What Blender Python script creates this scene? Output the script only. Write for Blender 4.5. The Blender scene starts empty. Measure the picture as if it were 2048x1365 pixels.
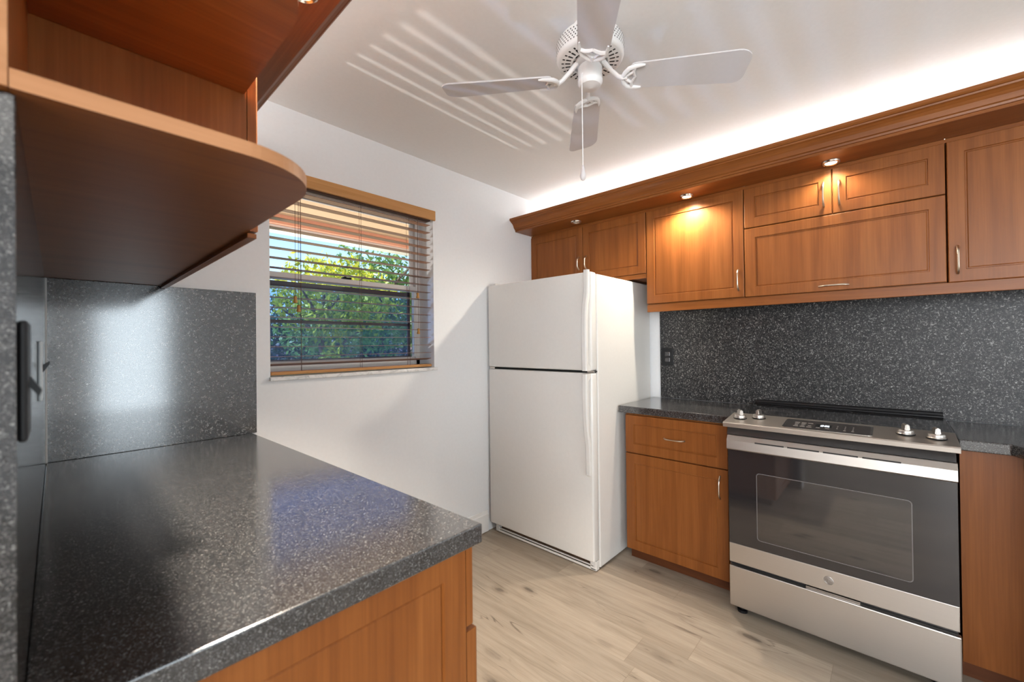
import bpy, bmesh, math, random
from math import pi, sin, cos, radians
from mathutils import Vector, Matrix

random.seed(7)
S = bpy.context.scene
COL = S.collection

# ------------------------------------------------------------------ camera
CAM = Vector((0.019, -2.090, 1.2944))
YAW, PITCH, ROLL = radians(47.561), radians(0.3734), radians(-0.6392)
_f = Vector((sin(YAW) * cos(PITCH), cos(YAW) * cos(PITCH), sin(PITCH)))
_r = Vector((cos(YAW), -sin(YAW), 0))
_u = _r.cross(_f)
_r2 = cos(ROLL) * _r + sin(ROLL) * _u
_u2 = -sin(ROLL) * _r + cos(ROLL) * _u
cd = bpy.data.cameras.new('camera')
cam = bpy.data.objects.new('camera', cd)
COL.objects.link(cam)
cam.matrix_world = Matrix(((_r2.x, _u2.x, -_f.x, CAM.x), (_r2.y, _u2.y, -_f.y, CAM.y), (_r2.z, _u2.z, -_f.z, CAM.z), (0, 0, 0, 1)))
cd.sensor_fit = 'HORIZONTAL'
cd.sensor_width = 36.0
cd.lens = 833.11 / 2048 * 36.0
cd.clip_start = 0.01
cd.clip_end = 200
cd.dof.use_dof = True
cd.dof.focus_distance = 2.2
cd.dof.aperture_fstop = 3.8
S.camera = cam

# ------------------------------------------------------------------ view, world, sun
S.view_settings.view_transform = 'Standard'
S.view_settings.look = 'None'
S.view_settings.gamma = 1.0
S.view_settings.use_curve_mapping = False
S.view_settings.exposure = 0.5
S.cycles.use_denoising = True
S.cycles.sample_clamp_indirect = 6.0
S.cycles.caustics_reflective = False
S.cycles.caustics_refractive = False
S.cycles.max_bounces = 10
S.cycles.diffuse_bounces = 6
S.cycles.transparent_max_bounces = 16

W = bpy.data.worlds.new('world')
S.world = W
W.use_nodes = True
wn = W.node_tree
wn.nodes.clear()
sky = wn.nodes.new('ShaderNodeTexSky')
sky.sky_type = 'NISHITA'
sky.sun_disc = False
sky.sun_elevation = radians(42)
sky.sun_rotation = radians(200)
sky.air_density = 1.6
sky.ozone_density = 3.0
bg = wn.nodes.new('ShaderNodeBackground')
bg.inputs['Strength'].default_value = 0.18
wo = wn.nodes.new('ShaderNodeOutputWorld')
tint = wn.nodes.new('ShaderNodeMix')
tint.data_type = 'RGBA'
tint.blend_type = 'MULTIPLY'
tint.inputs[0].default_value = 1.0
tint.inputs[7].default_value = (0.74, 0.88, 1.18, 1)
wn.links.new(sky.outputs[0], tint.inputs[6])
wn.links.new(tint.outputs[2], bg.inputs[0])
wn.links.new(bg.outputs[0], wo.inputs[0])


def lamp(name, kind, loc, target, power, color=(1, 1, 1), size=0.1, size_y=None, **kw):
    d = bpy.data.lights.new(name, kind)
    d.energy = power
    d.color = color
    if kind == 'AREA':
        d.shape = 'RECTANGLE'
        d.size = size
        d.size_y = size_y or size
    elif kind == 'SUN':
        d.angle = size
    else:
        d.shadow_soft_size = size
    for k, v in kw.items():
        setattr(d, k, v)
    o = bpy.data.objects.new(name, d)
    COL.objects.link(o)
    o.location = loc
    v = Vector(target) - Vector(loc)
    o.rotation_euler = v.to_track_quat('-Z', 'Y').to_euler()
    return o


lamp('sun_light', 'SUN', (-6, 5.5, 9), (0, 3, 0), 9.0, (1.0, 0.93, 0.80), radians(0.6))
# adjoining room: added fill lamps on the left, daylight from the back window
lamp('left_fill_light', 'AREA', (-3.35, -3.5, 1.45), (2.2, -2.5, 1.8), 185, (0.92, 0.96, 1.0), 3.0, 1.7)  # added fill for the kitchen, no window behind it
lamp('oven_reflection_light', 'AREA', (-3.35, -1.95, 1.15), (2.2, -1.95, 1.15), 11, (1.0, 0.97, 0.95), 1.0, 1.1)  # added lamp for a bright reflection in the oven glass
lamp('back_window_light', 'AREA', (0.75, -5.85, 1.07), (0.75, 0, 1.07), 26, (0.78, 0.91, 1.0), 0.72, 2.05)
# added overhead fill in the unseen adjoining room, not a real fixture
lamp('overhead_fill_light', 'AREA', (0.2, -3.9, 2.38), (0.2, -3.9, 0), 8, (1.0, 0.95, 0.89), 1.6, 1.2)
# strip lights lying on top of the wall cabinets, shining on the ceiling
for n_, x_, y_, p_, l_ in (('cove_light_stove_side', 2.66, -1.35, 5.0, 2.6), ('cove_light_sink_side', 0.16, -0.75, 6.0, 1.4)):
    o_ = lamp(n_, 'AREA', (x_, y_, 2.20), (x_, y_, 3.0), p_, (1.0, 0.98, 0.95), 0.06, l_)
    o_.rotation_euler = (pi, 0, 0)
# added spot outside, standing in for sun thrown up through the blind
lamp('ceiling_streak_spot', 'SPOT', (0.45, 2.7, 0.02), (1.35, -0.9, 2.417), 260, (1.0, 0.96, 0.93), 0.028, spot_size=radians(50), spot_blend=0.6)

# ------------------------------------------------------------------ materials
def newmat(name):
    m = bpy.data.materials.new(name)
    m.use_nodes = True
    nt = m.node_tree
    return m, nt, nt.nodes['Principled BSDF']


def N(nt, kind, **kw):
    n = nt.nodes.new('ShaderNode' + kind)
    for k, v in kw.items():
        if k in n.inputs and not hasattr(n, k):
            n.inputs[k].default_value = v
        else:
            setattr(n, k, v)
    return n


def L(nt, a, b):
    nt.links.new(a, b)


def math_(nt, op, a, b=None, c=None, clamp=False):
    n = nt.nodes.new('ShaderNodeMath')
    n.operation = op
    n.use_clamp = clamp
    for i, v in enumerate((a, b, c)):
        if v is None:
            continue
        if isinstance(v, (int, float)):
            n.inputs[i].default_value = v
        else:
            nt.links.new(v, n.inputs[i])
    return n.outputs[0]


def ramp(nt, fac, stops):
    n = nt.nodes.new('ShaderNodeValToRGB')
    e = n.color_ramp.elements
    while len(e) < len(stops):
        e.new(0.5)
    for x, (p, c) in zip(e, stops):
        x.position = p
        x.color = (*c, 1) if len(c) == 3 else c
    nt.links.new(fac, n.inputs[0])
    return n.outputs[0]


def noise(nt, vec, scale, detail=3, rough=0.55, dist=0.0):
    n = nt.nodes.new('ShaderNodeTexNoise')
    n.inputs['Scale'].default_value = scale
    n.inputs['Detail'].default_value = detail
    n.inputs['Roughness'].default_value = rough
    n.inputs['Distortion'].default_value = dist
    if vec is not None:
        nt.links.new(vec, n.inputs['Vector'])
    return n.outputs['Fac']


def mapped(nt, scale=(1, 1, 1), loc=(0, 0, 0), rot=(0, 0, 0)):
    tc = nt.nodes.new('ShaderNodeTexCoord')
    mp = nt.nodes.new('ShaderNodeMapping')
    mp.inputs['Scale'].default_value = scale
    mp.inputs['Location'].default_value = loc
    mp.inputs['Rotation'].default_value = rot
    nt.links.new(tc.outputs['Object'], mp.inputs['Vector'])
    return mp.outputs[0]


def mix(nt, fac, a, b, mode='MIX'):
    n = nt.nodes.new('ShaderNodeMix')
    n.data_type = 'RGBA'
    n.blend_type = mode
    for sock, v in ((n.inputs[0], fac), (n.inputs[6], a), (n.inputs[7], b)):
        if isinstance(v, (int, float)):
            sock.default_value = v
        elif isinstance(v, tuple):
            sock.default_value = (*v, 1)
        else:
            nt.links.new(v, sock)
    return n.outputs[2]


def bump(nt, bs, h, strength=0.2, dist=0.001):
    b = nt.nodes.new('ShaderNodeBump')
    b.inputs['Strength'].default_value = strength
    b.inputs['Distance'].default_value = dist
    nt.links.new(h, b.inputs['Height'])
    nt.links.new(b.outputs[0], bs.inputs['Normal'])


def plain(name, color, rough=0.5, metal=0.0, spec=0.5, emit=None, estr=1.0, coat=0.0):
    m, nt, bs = newmat(name)
    bs.inputs['Base Color'].default_value = (*color, 1)
    bs.inputs['Roughness'].default_value = rough
    bs.inputs['Metallic'].default_value = metal
    bs.inputs['Specular IOR Level'].default_value = spec
    bs.inputs['Coat Weight'].default_value = coat
    v = mapped(nt)
    n = noise(nt, v, 60, 2)
    c = mix(nt, n, tuple(x * 0.97 for x in color), tuple(min(1, x * 1.03) for x in color))
    L(nt, c, bs.inputs['Base Color'])
    if emit:
        bs.inputs['Emission Color'].default_value = (*emit, 1)
        bs.inputs['Emission Strength'].default_value = estr
    return m


def wood(name, axis, dark, mid, light, rough=0.36, spec=0.28):
    m, nt, bs = newmat(name)
    st = {'x': (1, 14, 14), 'y': (14, 1, 14), 'z': (14, 14, 1)}[axis]
    v = mapped(nt, st)
    big = noise(nt, v, 1.3, 3, 0.5, 0.9)
    st2 = tuple(x * (7 if x > 1 else 2.2) for x in st)
    fine = noise(nt, mapped(nt, st2), 1.6, 3, 0.6, 0.2)
    f = math_(nt, 'ADD', math_(nt, 'MULTIPLY', big, 0.62), math_(nt, 'MULTIPLY', fine, 0.38))
    c = ramp(nt, f, [(0.30, dark), (0.50, mid), (0.70, light)])
    L(nt, c, bs.inputs['Base Color'])
    bs.inputs['Roughness'].default_value = rough
    bs.inputs['Specular IOR Level'].default_value = spec
    bump(nt, bs, fine, 0.06, 0.0006)
    return m


CH = ((0.155, 0.046, 0.0095), (0.210, 0.067, 0.0140), (0.26, 0.090, 0.021))
M = {}
M['wood_z'] = wood('cherry_vertical_grain', 'z', *CH)
M['wood_y'] = wood('cherry_lengthwise_grain', 'y', *CH)
M['wood_x'] = wood('cherry_crosswise_grain', 'x', *CH, 0.4, 0.28)
M['kick'] = wood('shaded_cherry_kick_board', 'y', (0.07, 0.020, 0.006), (0.09, 0.027, 0.008), (0.11, 0.034, 0.010), 0.5)  # shade under the cabinets painted in as darker cherry
M['edge'] = wood('cherry_edge_band', 'x', (0.36, 0.165, 0.07), (0.42, 0.20, 0.09), (0.46, 0.23, 0.11), 0.4)
M['blind_wood'] = wood('honey_wood_slat', 'x', (0.40, 0.19, 0.06), (0.48, 0.24, 0.085), (0.54, 0.28, 0.11), 0.45)
M['slat'] = wood('brown_wood_slat', 'x', (0.20, 0.095, 0.05), (0.25, 0.12, 0.065), (0.29, 0.145, 0.08), 0.35)
M['wall'] = plain('white_wall_paint', (0.80, 0.815, 0.83), 0.75, spec=0.25)
M['ceil'] = plain('white_ceiling_paint', (0.82, 0.82, 0.815), 0.85, spec=0.2)
M['trim'] = plain('white_trim_paint', (0.82, 0.81, 0.79), 0.4)
M['fridge'] = plain('white_appliance_enamel', (0.70, 0.685, 0.655), 0.28, coat=0.2)
M['fan'] = plain('white_fan_enamel', (0.80, 0.79, 0.785), 0.35)
M['blade'] = plain('matt_white_blade', (0.60, 0.58, 0.585), 0.5)
M['dark'] = plain('dark_gap', (0.012, 0.011, 0.010), 0.7)
M['black'] = plain('black_plastic', (0.005, 0.005, 0.006), 0.4, spec=0.3)
M['satin_black'] = plain('charcoal_panel', (0.028, 0.026, 0.026), 0.25)
M['nickel'] = plain('brushed_nickel', (0.66, 0.58, 0.48), 0.28, 1.0)
M['chrome'] = plain('chrome_ring', (0.75, 0.70, 0.64), 0.15, 1.0)
M['rust'] = plain('rusty_brown_grille', (0.10, 0.055, 0.03), 0.8)  # rusty brown inside of the base grille
M['caulk'] = plain('white_caulk', (0.7, 0.7, 0.68), 0.6)
M['lens_lit'] = plain('lit_lamp_lens', (0.9, 0.85, 0.75), 0.3, emit=(1.0, 0.86, 0.62), estr=6)
M['lens_off'] = plain('unlit_lamp_lens', (0.75, 0.68, 0.58), 0.25)
M['tube'] = plain('white_tube_lamp', (0.9, 0.9, 0.88), 0.4, emit=(1.0, 0.93, 0.82), estr=2.0)
M['tassel'] = plain('wood_tassel', (0.38, 0.19, 0.035), 0.45)
M['cord'] = plain('brown_cord', (0.10, 0.05, 0.035), 0.7)
M['sash'] = plain('white_sash', (0.72, 0.70, 0.68), 0.4)
M['bronze'] = plain('dark_bronze_frame', (0.045, 0.032, 0.045), 0.45)
M['soffit_out'] = plain('tan_stucco_eave', (0.60, 0.42, 0.28), 0.9)
M['salmon'] = plain('salmon_fascia', (0.80, 0.38, 0.26), 0.8)
M['gutter'] = plain('white_gutter', (0.8, 0.78, 0.76), 0.5)
M['pink'] = plain('pale_pink_stucco', (0.55, 0.40, 0.42), 0.9)
M['bark'] = plain('grey_bark', (0.10, 0.075, 0.055), 0.9)
M['display'] = plain('display_glass', (0.01, 0.01, 0.01), 0.12)
M['digits'] = plain('lit_digits', (0.8, 0.9, 1.0), 0.4, emit=(0.85, 0.93, 1.0), estr=1.6)
M['print'] = plain('grey_print', (0.42, 0.38, 0.34), 0.5)
M['ring'] = plain('grey_burner_print', (0.13, 0.12, 0.12), 0.3)
M['badge'] = plain('grey_badge', (0.30, 0.27, 0.25), 0.35, 0.7)
M['switch'] = plain('pale_switch', (0.55, 0.60, 0.62), 0.3)


def make_granite(name, rough, seed=0.0, polish=0.5, coat=0.0, k=1.15, fleck=0.45, dark=1.0):
    m, nt, bs = newmat(name)
    v = mapped(nt, (k, k, k), (seed, seed * 1.7, seed * 0.6))
    n1 = noise(nt, v, 170, 2, 0.6, 1.0)
    line = math_(nt, 'ABSOLUTE', math_(nt, 'SUBTRACT', n1, 0.5))
    l1 = math_(nt, 'SUBTRACT', 1.0, math_(nt, 'MULTIPLY', line, 22.0), clamp=True)
    m1 = math_(nt, 'MULTIPLY', math_(nt, 'SUBTRACT', noise(nt, v, 230, 2, 0.6), 0.52), 9.0, clamp=True)
    fl = math_(nt, 'MULTIPLY', l1, m1)
    n2 = noise(nt, v, 190, 3, 0.7, 0.6)
    sp = math_(nt, 'MULTIPLY', math_(nt, 'SUBTRACT', n2, 0.57), 8.0, clamp=True)
    n3 = noise(nt, v, 330, 2, 0.6, 0.4)
    sp2 = math_(nt, 'MULTIPLY', math_(nt, 'SUBTRACT', n3, 0.56), 8.0, clamp=True)
    base = ramp(nt, noise(nt, v, 90, 4, 0.7), [(0.35, (0.009 * dark, 0.0095 * dark, 0.011 * dark)), (0.55, (0.026 * dark, 0.026 * dark, 0.028 * dark)), (0.75, (0.060 * dark, 0.058 * dark, 0.057 * dark))])
    c = mix(nt, math_(nt, 'MULTIPLY', sp2, 0.40), base, (0.17, 0.165, 0.155))
    c = mix(nt, math_(nt, 'MULTIPLY', sp, 0.45), c, (0.22, 0.21, 0.205))
    c = mix(nt, math_(nt, 'MULTIPLY', fl, fleck), c, (0.50, 0.49, 0.47))
    L(nt, c, bs.inputs['Base Color'])
    bs.inputs['Roughness'].default_value = rough
    bs.inputs['Specular IOR Level'].default_value = polish
    bs.inputs['IOR'].default_value = 1.6
    bs.inputs['Coat Weight'].default_value = coat
    bs.inputs['Coat Roughness'].default_value = 0.14
    return m


M['granite'] = make_granite('charcoal_granite_worktop', 0.20, 0.0, 0.6, 0.6)
M['granite_wall'] = make_granite('charcoal_granite_splash', 0.36, 3.1, 0.16, 0.0, 0.55, 0.95, 0.75)
M['granite_gloss'] = make_granite('polished_granite_splash', 0.12, 3.1, 1.0, 0.0, 0.55, 0.8, 0.8)
M['granite_side'] = make_granite('charcoal_granite_side', 0.13, 5.3, 0.6)


def make_steel(name, rough=0.28, tone=(0.52, 0.485, 0.45)):
    m, nt, bs = newmat(name)
    v = mapped(nt, (400, 2.5, 400))
    n = noise(nt, v, 1.0, 2, 0.5)
    c = mix(nt, n, tuple(x * 0.965 for x in tone), tuple(x * 1.03 for x in tone))
    L(nt, c, bs.inputs['Base Color'])
    bs.inputs['Metallic'].default_value = 1.0
    L(nt, math_(nt, 'ADD', rough - 0.015, math_(nt, 'MULTIPLY', n, 0.03)), bs.inputs['Roughness'])
    w = noise(nt, mapped(nt, (1, 3.5, 2.0)), 1.0, 2, 0.5)
    bump(nt, bs, w, 0.12, 0.004)
    return m


M['steel'] = make_steel('brushed_steel', 0.36)
M['oven_glass'] = plain('dark_oven_glass', (0.020, 0.018, 0.019), 0.07, spec=0.75)
M['oven_window'] = plain('smoked_oven_window', (0.030, 0.026, 0.025), 0.035, spec=1.0)
M['cooktop'] = plain('black_ceramic_glass', (0.010, 0.010, 0.011), 0.08, spec=0.6)


def make_marble():
    m, nt, bs = newmat('pale_marble')
    n = noise(nt, mapped(nt), 18, 5, 0.65, 1.5)
    L(nt, ramp(nt, n, [(0.35, (0.45, 0.46, 0.46)), (0.5, (0.72, 0.72, 0.71)), (0.8, (0.8, 0.8, 0.79))]), bs.inputs['Base Color'])
    bs.inputs['Roughness'].default_value = 0.3
    return m


M['marble'] = make_marble()


def make_floor():
    m, nt, bs = newmat('light_oak_plank')
    tc = nt.nodes.new('ShaderNodeTexCoord')
    sx = nt.nodes.new('ShaderNodeSeparateXYZ')
    L(nt, tc.outputs['Object'], sx.inputs[0])
    PW, PL = 0.178, 1.22
    u = math_(nt, 'DIVIDE', math_(nt, 'SUBTRACT', sx.outputs[0], 1.392), PW)
    row = math_(nt, 'FLOOR', u)
    fu = math_(nt, 'FRACT', u)
    wn1 = nt.nodes.new('ShaderNodeTexWhiteNoise')
    wn1.noise_dimensions = '1D'
    L(nt, row, wn1.inputs['W'])
    vv = math_(nt, 'ADD', math_(nt, 'DIVIDE', sx.outputs[1], PL), math_(nt, 'MULTIPLY', wn1.outputs['Value'], 7.0))
    colm = math_(nt, 'FLOOR', vv)
    fv = math_(nt, 'FRACT', vv)
    cb = nt.nodes.new('ShaderNodeCombineXYZ')
    L(nt, row, cb.inputs[0])
    L(nt, colm, cb.inputs[1])
    wn2 = nt.nodes.new('ShaderNodeTexWhiteNoise')
    wn2.noise_dimensions = '3D'
    L(nt, cb.outputs[0], wn2.inputs['Vector'])
    pid = wn2.outputs['Value']
    cg = nt.nodes.new('ShaderNodeCombineXYZ')
    L(nt, math_(nt, 'ADD', math_(nt, 'MULTIPLY', sx.outputs[0], 16.0), math_(nt, 'MULTIPLY', pid, 40.0)), cg.inputs[0])
    L(nt, math_(nt, 'MULTIPLY', sx.outputs[1], 1.5), cg.inputs[1])
    L(nt, math_(nt, 'MULTIPLY', pid, 17.0), cg.inputs[2])
    g1 = noise(nt, cg.outputs[0], 1.1, 4, 0.6, 1.0)
    cg2 = nt.nodes.new('ShaderNodeCombineXYZ')
    L(nt, math_(nt, 'MULTIPLY', sx.outputs[0], 150.0), cg2.inputs[0])
    L(nt, math_(nt, 'MULTIPLY', sx.outputs[1], 6.0), cg2.inputs[1])
    g2 = noise(nt, cg2.outputs[0], 1.0, 3, 0.6, 0.3)
    f = math_(nt, 'ADD', math_(nt, 'MULTIPLY', g1, 0.7), math_(nt, 'MULTIPLY', g2, 0.3))
    c = ramp(nt, f, [(0.30, (0.240, 0.195, 0.147)), (0.50, (0.350, 0.290, 0.226)), (0.72, (0.435, 0.368, 0.293))])
    tone = math_(nt, 'ADD', 0.80, math_(nt, 'MULTIPLY', pid, 0.30))
    tn = nt.nodes.new('ShaderNodeCombineColor')
    for i in range(3):
        L(nt, tone, tn.inputs[i])
    c = mix(nt, 1.0, c, tn.outputs[0], 'MULTIPLY')
    # knots and cracks
    cgk = nt.nodes.new('ShaderNodeCombineXYZ')
    L(nt, math_(nt, 'ADD', math_(nt, 'MULTIPLY', sx.outputs[0], 8.5), math_(nt, 'MULTIPLY', g1, 0.35)), cgk.inputs[0])
    L(nt, math_(nt, 'ADD', math_(nt, 'MULTIPLY', sx.outputs[1], 3.6), math_(nt, 'MULTIPLY', g2, 0.10)), cgk.inputs[1])
    vo = nt.nodes.new('ShaderNodeTexVoronoi')
    vo.inputs['Scale'].default_value = 1.0
    L(nt, cgk.outputs[0], vo.inputs['Vector'])
    k = math_(nt, 'SUBTRACT', 1.0, math_(nt, 'DIVIDE', vo.outputs['Distance'], 0.30), clamp=True)
    sepc = nt.nodes.new('ShaderNodeSeparateColor')
    L(nt, vo.outputs['Color'], sepc.inputs[0])
    gate = math_(nt, 'GREATER_THAN', sepc.outputs[0], 0.48)
    ring = math_(nt, 'ADD', 0.5, math_(nt, 'MULTIPLY', 0.5, math_(nt, 'SINE', math_(nt, 'MULTIPLY', vo.outputs['Distance'], 70.0))))
    core = math_(nt, 'POWER', k, 3.0)
    fibre = math_(nt, 'MULTIPLY', math_(nt, 'SUBTRACT', g2, 0.40), 4.5, clamp=True)
    kk = math_(nt, 'ADD', math_(nt, 'MULTIPLY', core, 2.2, clamp=True), math_(nt, 'MULTIPLY', math_(nt, 'MULTIPLY', k, fibre), math_(nt, 'ADD', 0.6, math_(nt, 'MULTIPLY', ring, 0.6))))
    kk = math_(nt, 'MULTIPLY', kk, gate, clamp=True)
    c = mix(nt, math_(nt, 'MULTIPLY', kk, 0.9), c, (0.10, 0.078, 0.06))
    cr = nt.nodes.new('ShaderNodeCombineXYZ')
    L(nt, math_(nt, 'MULTIPLY', sx.outputs[0], 13.0), cr.inputs[0])
    L(nt, math_(nt, 'MULTIPLY', sx.outputs[1], 1.7), cr.inputs[1])
    L(nt, math_(nt, 'MULTIPLY', pid, 9.0), cr.inputs[2])
    n5 = noise(nt, cr.outputs[0], 1.0, 2, 0.5, 0.6)
    crack = math_(nt, 'SUBTRACT', 1.0, math_(nt, 'MULTIPLY', math_(nt, 'ABSOLUTE', math_(nt, 'SUBTRACT', n5, 0.5)), 70.0), clamp=True)
    msk = math_(nt, 'MULTIPLY', math_(nt, 'SUBTRACT', noise(nt, cgk.outputs[0], 0.9, 2), 0.55), 9.0, clamp=True)
    c = mix(nt, math_(nt, 'MULTIPLY', math_(nt, 'MULTIPLY', crack, msk), 0.85), c, (0.09, 0.068, 0.05))
    j1 = math_(nt, 'LESS_THAN', math_(nt, 'MINIMUM', fu, math_(nt, 'SUBTRACT', 1.0, fu)), 0.006)
    j2 = math_(nt, 'LESS_THAN', math_(nt, 'MINIMUM', fv, math_(nt, 'SUBTRACT', 1.0, fv)), 0.0011)
    jj = math_(nt, 'MAXIMUM', j1, j2)
    c = mix(nt, math_(nt, 'MULTIPLY', jj, 0.35), c, (0.16, 0.12, 0.085))
    L(nt, c, bs.inputs['Base Color'])
    bs.inputs['Roughness'].default_value = 0.42
    bs.inputs['Specular IOR Level'].default_value = 0.4
    bump(nt, bs, g2, 0.08, 0.0006)
    return m


M['floor'] = make_floor()


def make_leaf(name, a, b, trans=0.45):
    m, nt, bs = newmat(name)
    g = nt.nodes.new('ShaderNodeNewGeometry')
    c = ramp(nt, g.outputs['Random Per Island'], [(0.0, a), (1.0, b)])
    L(nt, c, bs.inputs['Base Color'])
    bs.inputs['Roughness'].default_value = 0.5
    t = nt.nodes.new('ShaderNodeBsdfTranslucent')
    L(nt, c, t.inputs[0])
    mx = nt.nodes.new('ShaderNodeMixShader')
    mx.inputs[0].default_value = trans
    L(nt, bs.outputs[0], mx.inputs[1])
    L(nt, t.outputs[0], mx.inputs[2])
    L(nt, mx.outputs[0], nt.nodes['Material Output'].inputs[0])
    return m


M['leaf_y'] = make_leaf('yellow_green_leaf', (0.20, 0.30, 0.02), (0.62, 0.60, 0.06))
M['leaf_g'] = make_leaf('mid_green_leaf', (0.06, 0.17, 0.05), (0.22, 0.36, 0.09))
M['leaf_d'] = make_leaf('dark_green_leaf', (0.02, 0.07, 0.05), (0.07, 0.16, 0.09))
M['grass'] = plain('dry_lawn', (0.38, 0.36, 0.26), 0.9)


def make_glass():
    m, nt, bs = newmat('window_glass')
    tr = nt.nodes.new('ShaderNodeBsdfTransparent')
    gl = nt.nodes.new('ShaderNodeBsdfGlossy')
    gl.inputs['Roughness'].default_value = 0.02
    fr = nt.nodes.new('ShaderNodeFresnel')
    fr.inputs[0].default_value = 1.3
    mx = nt.nodes.new('ShaderNodeMixShader')
    L(nt, fr.outputs[0], mx.inputs[0])
    L(nt, tr.outputs[0], mx.inputs[1])
    L(nt, gl.outputs[0], mx.inputs[2])
    L(nt, mx.outputs[0], nt.nodes['Material Output'].inputs[0])
    return m


def make_screen():
    m, nt, bs = newmat('insect_screen_mesh')
    tr = nt.nodes.new('ShaderNodeBsdfTransparent')
    tr.inputs[0].default_value = (0.60, 0.76, 1.0, 1)
    df = nt.nodes.new('ShaderNodeBsdfDiffuse')
    df.inputs[0].default_value = (0.16, 0.26, 0.55, 1)
    mx = nt.nodes.new('ShaderNodeMixShader')
    mx.inputs[0].default_value = 0.14
    L(nt, tr.outputs[0], mx.inputs[1])
    L(nt, df.outputs[0], mx.inputs[2])
    L(nt, mx.outputs[0], nt.nodes['Material Output'].inputs[0])
    return m


M['glass'] = make_glass()
M['screen'] = make_screen()

# ------------------------------------------------------------------ mesh helpers (all in world coordinates)
def new():
    return bmesh.new()


def box(bm, x0, x1, y0, y1, z0, z1, bev=0.0, seg=2):
    if x0 > x1: x0, x1 = x1, x0
    if y0 > y1: y0, y1 = y1, y0
    if z0 > z1: z0, z1 = z1, z0
    t = bmesh.new()
    bmesh.ops.create_cube(t, size=1.0)
    for v in t.verts:
        v.co = ((x0 + x1) / 2 + v.co.x * (x1 - x0), (y0 + y1) / 2 + v.co.y * (y1 - y0), (z0 + z1) / 2 + v.co.z * (z1 - z0))
    if bev > 0:
        bmesh.ops.bevel(t, geom=list(t.edges), offset=bev, segments=seg, affect='EDGES', profile=0.5)
    join(bm, t)
    return bm


def join(bm, t):
    me = bpy.data.meshes.new('tmp')
    t.to_mesh(me)
    t.free()
    bm.from_mesh(me)
    bpy.data.meshes.remove(me)


def prism(bm, pts, fmap, d0, d1, bev=0.0):
    """pts: 2-D outline, fmap(u,v,d)->xyz, extruded from d0 to d1"""
    t = bmesh.new()
    a = [t.verts.new(fmap(u, v, d0)) for u, v in pts]
    b = [t.verts.new(fmap(u, v, d1)) for u, v in pts]
    t.faces.new(a)
    t.faces.new(list(reversed(b)))
    n = len(pts)
    for i in range(n):
        t.faces.new((a[i], b[i], b[(i + 1) % n], a[(i + 1) % n]))
    bmesh.ops.recalc_face_normals(t, faces=list(t.faces))
    if bev > 0:
        es = [e for e in t.edges if len(e.link_faces) == 2 and e.calc_face_angle(0) > 0.9]
        bmesh.ops.bevel(t, geom=es, offset=bev, segments=2, affect='EDGES', profile=0.5)
    join(bm, t)
    return bm


def lathe(bm, prof, c, seg=32, axis='z', cap=True):
    """prof: list of (radius, height)"""
    t = bmesh.new()
    rings = []
    for r, h in prof:
        ring = []
        for i in range(seg):
            a = 2 * pi * i / seg
            p = (r * cos(a), r * sin(a), h)
            if axis == 'x':
                p = (h, r * cos(a), r * sin(a))
            elif axis == 'y':
                p = (r * cos(a), h, r * sin(a))
            ring.append(t.verts.new((c[0] + p[0], c[1] + p[1], c[2] + p[2])))
        rings.append(ring)
    for a, b in zip(rings, rings[1:]):
        for i in range(seg):
            t.faces.new((a[i], a[(i + 1) % seg], b[(i + 1) % seg], b[i]))
    if cap:
        t.faces.new(rings[0])
        t.faces.new(rings[-1])
    bmesh.ops.recalc_face_normals(t, faces=list(t.faces))
    join(bm, t)
    return bm


def tube(bm, pts, rad, seg=10, flat=1.0):
    t = bmesh.new()
    pts = [Vector(p) for p in pts]
    rads = rad if isinstance(rad, (list, tuple)) else [rad] * len(pts)
    rings = []
    up = None
    for i, p in enumerate(pts):
        d = (pts[min(i + 1, len(pts) - 1)] - pts[max(i - 1, 0)]).normalized()
        if up is None:
            up = d.orthogonal().normalized()
        s = d.cross(up).normalized()
        up = s.cross(d).normalized()
        rings.append([t.verts.new(p + rads[i] * (cos(2 * pi * k / seg) * up * flat + sin(2 * pi * k / seg) * s)) for k in range(seg)])
    for a, b in zip(rings, rings[1:]):
        for k in range(seg):
            t.faces.new((a[k], a[(k + 1) % seg], b[(k + 1) % seg], b[k]))
    t.faces.new(rings[0])
    t.faces.new(rings[-1])
    bmesh.ops.recalc_face_normals(t, faces=list(t.faces))
    join(bm, t)
    return bm


def routed(bm, fm, u0, u1, v0, v1, th, fw=0.050, dep=0.005, bw=0.006, edge=0.003):
    """slab with a routed panel; fm(u,v,d) with d outward, back at d=0, face at d=th"""
    t = bmesh.new()
    def rect(i, d):
        return [t.verts.new(fm(u, v, d)) for u, v in ((u0 + i, v0 + i), (u1 - i, v0 + i), (u1 - i, v1 - i), (u0 + i, v1 - i))]
    loops = [rect(0, 0), rect(0, th - edge), rect(edge * 0.3, th - edge * 0.3), rect(edge, th),
             rect(fw, th), rect(fw + 0.002, th - dep), rect(fw + bw, th - dep), rect(fw + bw + 0.003, th - dep * 0.55)]
    t.faces.new(loops[0])
    t.faces.new(loops[-1])
    for a, b in zip(loops, loops[1:]):
        for i in range(4):
            t.faces.new((a[i], a[(i + 1) % 4], b[(i + 1) % 4], b[i]))
    bmesh.ops.recalc_face_normals(t, faces=list(t.faces))
    join(bm, t)
    return bm


def origin_of(o):
    p = Vector((0, 0, 0))
    while o is not None:
        p += o.location
        o = o.parent
    return p


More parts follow.
